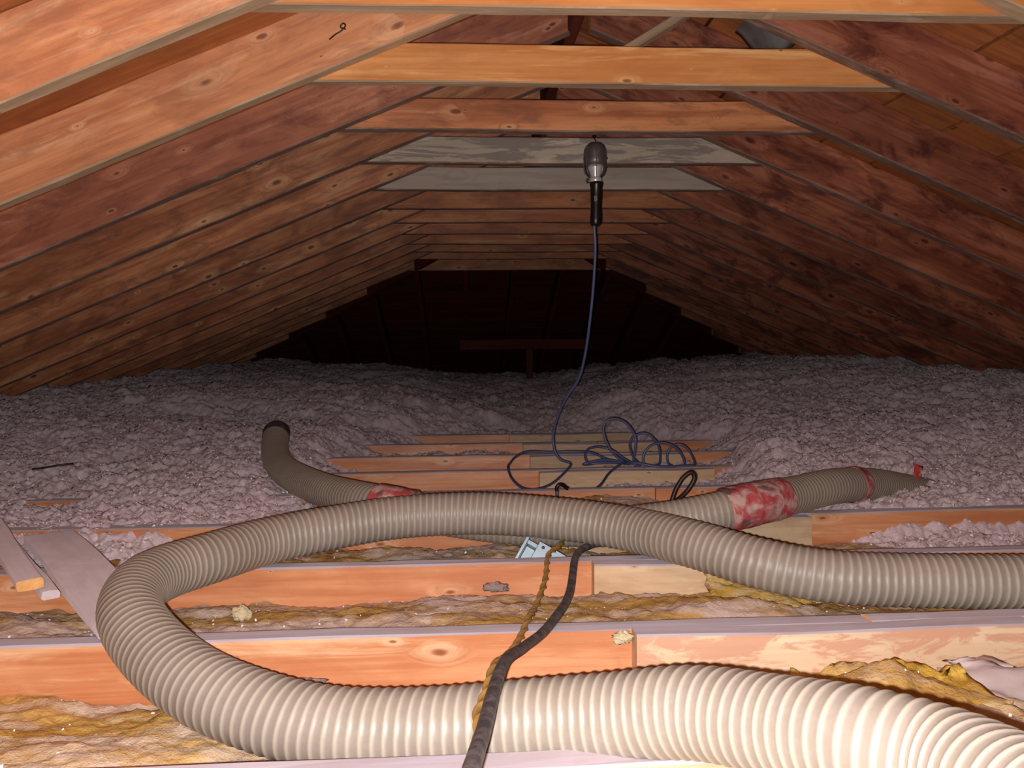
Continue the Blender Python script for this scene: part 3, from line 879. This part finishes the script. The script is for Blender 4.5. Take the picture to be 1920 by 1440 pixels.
ring = [(.0405 * math.cos(a), .0405 * math.sin(a), .222) for a in np.linspace(0, 2 * math.pi, 30)]
P_, s_ = catmull(ring, .005)
lpart('guard_wire', sweep('guard_wire', P_, s_, lambda s, th: .0013 + 0 * s, 6), M_STEEL)
P_, s_ = catmull([(-.024, -.012, .146), (-.034, -.016, .151), (-.03, -.006, .141), (-.02, .008, .144)], .003)
lpart('clamp_screw', sweep('clamp_screw', P_, s_, lambda s, th: .0022 + 0 * s, 6), M_STEEL)
P_, s_ = catmull([(.002, 0, .275), (.001, .004, .284), (-.006, .014, .296), (-.002, .030, .3085), (.006, .050, .3135), (.009, .062, .309), (.009, .078, .304), (.009, .100, .300)], .003)
lpart('hook', sweep('hook', P_, s_, lambda s, th: .0017 + 0 * s, 7), M_BAKE)
CORD = [(0.434,2.601,0.865), (0.440,2.617,0.782), (0.438,2.651,0.659), (0.432,2.687,0.550), (0.423,2.732,0.438), (0.405,2.779,0.342), (0.365,2.818,0.272), (0.337,2.856,0.200), (0.321,2.874,0.129), (0.326,2.871,0.069), (0.349,2.868,0.035), (0.385,2.865,0.020), (0.361,2.805,0.003), (0.307,2.707,-0.019), (0.264,2.629,-0.023), (0.219,2.572,-0.021), (0.184,2.634,-0.024), (0.157,2.737,-0.010), (0.150,2.858,0.010), (0.162,2.918,0.019), (0.188,2.977,0.034), (0.237,3.015,0.047), (0.322,3.020,0.043), (0.416,3.015,0.044), (0.486,2.990,0.042), (0.533,2.957,0.023), (0.579,2.923,0.012), (0.514,2.907,0.014), (0.463,2.910,0.014), (0.450,2.932,0.038), (0.467,2.962,0.060), (0.510,2.980,0.066), (0.558,2.977,0.055), (0.601,2.953,0.026), (0.630,2.920,0.008), (0.601,2.932,0.013), (0.560,2.936,0.046), (0.534,2.940,0.091), (0.523,2.943,0.139), (0.535,2.943,0.169), (0.568,2.942,0.179), (0.607,2.939,0.164), (0.635,2.936,0.131), (0.647,2.933,0.096), (0.640,2.921,0.046), (0.631,2.900,0.009), (0.658,2.908,0.003), (0.645,2.970,0.027), (0.639,3.003,0.065), (0.650,3.013,0.095), (0.675,3.013,0.110), (0.705,3.011,0.112), (0.730,2.999,0.096), (0.745,2.977,0.071), (0.746,2.945,0.035), (0.729,2.904,0.004), (0.679,2.867,0.007), (0.661,2.869,0.021), (0.666,2.870,0.053), (0.684,2.870,0.077), (0.712,2.869,0.089), (0.747,2.867,0.090), (0.781,2.865,0.076), (0.809,2.871,0.046), (0.826,2.888,0.003), (0.802,2.919,-0.010), (0.784,2.961,-0.003), (0.780,2.973,0.026), (0.793,2.973,0.058), (0.823,2.972,0.072), (0.849,2.960,0.063), (0.868,2.938,0.034), (0.865,2.886,0.004), (0.830,2.858,0.005), (0.724,2.844,0.005), (0.629,2.871,0.017), (0.60,2.90,.010), (0.54,2.93,.018), (0.47,2.92,.008), (0.44,2.90,.012), (0.52,2.905,.026), (0.60,2.91,.012), (0.575,2.854,0.018), (0.512,2.756,0.000), (0.452,2.579,-0.007), (0.422,2.510,-0.010)]
P_, s_ = catmull(CORD, .006)
o = obj('cord', sweep('cord', P_, s_, lambda s, th: .0050 + 0 * s, 8, origin=lamp.location), M_BLUECORD)
o.parent = lamp; o['label'] = 'dark blue power cord, coiled on the joists'

# ------------------------------------------------------------------ other cables
def cable(name, pts, r, mat, label, cat='cable', step=.006, nseg=12, **kw):
    P_, s_ = catmull(pts, step)
    o = obj(name, sweep(name, P_, s_, lambda s, th: r + 0 * s, nseg, origin=P_[0], **kw), mat)
    o.location = P_[0]
    return tag(o, label, cat)
cable('cable_loop', [(0.458,2.058,0.012), (0.496,2.096,0.008), (0.541,2.123,0.010), (0.584,2.141,0.017), (0.617,2.150,0.039), (0.638,2.150,0.068), (0.643,2.151,0.086), (0.633,2.152,0.097), (0.611,2.153,0.082), (0.593,2.152,0.055), (0.583,2.152,0.031), (0.577,2.151,0.008), (0.591,2.170,-0.009), (0.625,2.208,-0.005), (0.668,2.245,-0.013), (0.698,2.263,-0.025)], .0068, M_BROWNCORD, 'dark brown cable standing in a narrow loop behind the hose')
BLK = [(0.300,1.735,0.010), (0.271,1.707,0.009), (0.247,1.669,0.011), (0.224,1.605,0.010), (0.197,1.471,-0.006), (0.175,1.372,-0.003), (0.147,1.273,0.007), (0.113,1.176,0.014), (0.072,1.059,0.036), (0.044,0.951,0.064), (0.026,0.843,0.076), (0.012,0.724,0.091), (-0.000,0.625,0.110), (-0.007,0.556,0.124), (-0.012,0.487,0.144)]
ck = empty('control_cable', BLK[0]); tag(ck, 'thick black cable draped over the near hose toward the camera', 'cable')
P_, s_ = catmull(BLK, .006)
o = obj('cable_sheath', sweep('cable_sheath', P_, s_, lambda s, th: .0078 + .0004 * vnoise(s * 40, th * 2, 4), 14, origin=BLK[0]), M_BLACKRUB); o.parent = ck
me = lathe('plug', [(0, 0), (.008, 0), (.0105, .004), (.0105, .022), (.008, .026), (.008, .034), (0, .034)], 14)
o = obj('plug', me, M_BAKE); o.parent = ck; o.rotation_euler = (0, math.radians(80), math.radians(12)); o.location = (-.006, 0, .002)
YEL = [(0.219,1.771,0.004), (0.200,1.712,0.006), (0.172,1.640,0.010), (0.154,1.524,-0.001), (0.137,1.444,-0.008), (0.118,1.365,-0.011), (0.100,1.276,0.004), (0.083,1.197,0.006), (0.064,1.109,0.017), (0.044,1.030,0.033), (0.030,0.962,0.052), (0.017,0.863,0.062), (0.008,0.810,0.067), (0.008,0.745,0.079), (0.004,0.68,0.088)]
P_, s_ = catmull(YEL, .003)
o = obj('twisted_cable', sweep('twisted_cable', P_, s_, None, 12, origin=P_[0], ell=lambda S: (.0066 + 0 * S, .0030 + 0 * S, S * 2 * math.pi / .085)), M_YELCABLE)
o.location = P_[0]
tag(o, 'yellow twisted flat cable running beside the thick black cable', 'cable')
# grey cable stub over the fourth joist
ct = empty('cable_stub', (.282, 2.43, .0)); tag(ct, 'short grey cable stub with a bent black end behind the hose', 'cable')
P_, s_ = catmull([(.282, 2.425, -.09), (.282, 2.425, -.02), (.283, 2.425, .004)], .005)
o = obj('stub', sweep('stub', P_, s_, lambda s, th: .006 + 0 * s, 10, origin=ct.location), M_STEEL); o.parent = ct
P_, s_ = catmull([(.281, 2.425, .0), (.281, 2.424, .012), (.288, 2.424, .020), (.300, 2.426, .019), (.312, 2.43, .009), (.318, 2.432, .006)], .003)
o = obj('bent_end', sweep('bent_end', P_, s_, lambda s, th: .0062 + 0 * s, 10, origin=ct.location), M_BAKE); o.parent = ct
# small twisted wire on the second left rafter
cable('wire_hook', [(-.30, 1.80, 1.155), (-.285, 1.792, 1.163), (-.272, 1.79, 1.170), (-.262, 1.79, 1.182), (-.268, 1.792, 1.188), (-.274, 1.794, 1.180), (-.262, 1.795, 1.176)], .0018, M_BROWNCORD, 'small dark wire hook on the second left rafter', 'hook', .003, 6)

# galvanized junction box between the joists
jb = empty('junction_box', (.165, 1.78, -.04)); tag(jb, 'small galvanized metal electrical box tilted behind the second joist', 'electrical box')
def jpart(name, me, mat, loc=(0, 0, 0), rot=(0, 0, 0)):
    o = obj(name, me, mat); o.parent = jb; o.location = loc; o.rotation_euler = rot
    md = o.modifiers.new('b', 'BEVEL'); md.width = .0012; md.segments = 2
    return o
rt = (math.radians(-25), math.radians(28), math.radians(-15))
rot = Matrix.Rotation(rt[2], 4, 'Z') @ Matrix.Rotation(rt[1], 4, 'Y') @ Matrix.Rotation(rt[0], 4, 'X')
for nm, a, b, m in (('box_back', (-.045, .015, -.03), (.045, .018, .016), M_GALV), ('box_side', (-.045, -.02, -.03), (-.042, .018, .016), M_GALV), ('box_side', (.042, -.02, -.03), (.045, .018, .016), M_GALV),
                    ('box_side', (-.045, -.02, .027), (.045, .018, .016), M_GALV), ('box_side', (-.045, -.02, -.03), (.045, .018, -.027), M_GALV), ('cover_plate', (-.02, -.024, -.036), (.05, -.021, .036), M_GALV), ('bracket', (-.052, -.03, -.034), (-.044, -.018, .034), M_GALV)):
    jpart(nm, boxmesh(nm, a, b), m, rot=rt)
for nm, x, z in (('screw', -.006, .026), ('screw', .036, -.026)):
    o = jpart(nm, lathe(nm, [(0, 0), (.004, 0), (.004, .0015), (.0, .003)], 12), M_STEEL)
    o.matrix_local = rot @ Matrix.Translation((x, -.024, z)) @ Matrix.Rotation(math.radians(90), 4, 'X')

# ------------------------------------------------------------------ loose boards at the left
d = Vector((-.60 + 1.051, 1.254 - 1.877, 0)).normalized()
nrm = Vector((-d.y, d.x, 0))            # to the right/back of the plank
p0 = Vector((-1.051, 1.877, .002)); p1 = p0 + d * .80
o = board('loose_plank', p0, p1, .105, .020, [W_PLANK, W_PLANK, W_DKEDGE, W_PLANK], seed=31)
tag(o, 'wide grey dusty plank lying slantwise across the joists, left', 'plank')
d2 = Vector((.36, -.47, 0)).normalized()
p0 = Vector((-1.20, 1.965, .022)); p1 = Vector((-.815, 1.425, .022))
o = board('loose_plank', p0, p1, .042, .020, [W_PLANK, W_PLANK, W_DKEDGE, W_END], seed=32)
tag(o, 'narrow plank with a bright cut end at the left edge', 'plank')
p0 = Vector((-1.15, 1.93, .004)); p1 = Vector((-.775, 1.43, .004))
o = board('loose_plank', p0, p1, .03, .016, [W_PLANK, W_PLANK, W_DKEDGE, W_PLANK], seed=33)
tag(o, 'thin grey strip lying beneath the narrow plank at left', 'plank')

# nail heads in the scab boards
for (k, x, z, m, lab) in ((5, .75, -.04, M_BRIGHT, 'shiny nail head'), (2, .40, -.09, M_STEEL, 'nail head'), (2, .335, -.075, M_STEEL, 'dark nail head')):
    p = SCAB[k]
    o = obj('nail', lathe('nail', [(0, .002), (.0035, .0015), (.004, 0), (.0012, -.001), (.001, -.02), (0, -.021)], 12), m)
    o.parent = p
    pm = p.matrix_world.to_translation()
    o.location = (x - pm.x, -.0005, z - pm.z); o.rotation_euler = (math.radians(90), 0, 0)
    o['label'] = lab

# small debris
o = lump('insulation_wisp', (.055, 1.600, -.045), (.026, .008, .009), M_WISP, 15, rough=.5)
tag(o, 'grey wisp of fluff caught on the second joist near the yellow cable', 'tuft')
o = lump('insulation_wisp', (-.255, 1.195, -.060), (.028, .008, .006), M_WISP, 17, rough=.5)
tag(o, 'grey wisp of fluff clinging to the nearest joist above the hose', 'tuft')
tz = float(loose_height(np.array([-1.42]), np.array([2.75]))[0]) + .022
cable('twig', [(-1.50, 2.74, tz - .004), (-1.46, 2.75, tz), (-1.42, 2.76, tz + .006), (-1.38, 2.78, tz + .008)], .0035, M_BROWNCORD, 'short dark twig lying on the loose insulation at left', 'twig', .006, 6)
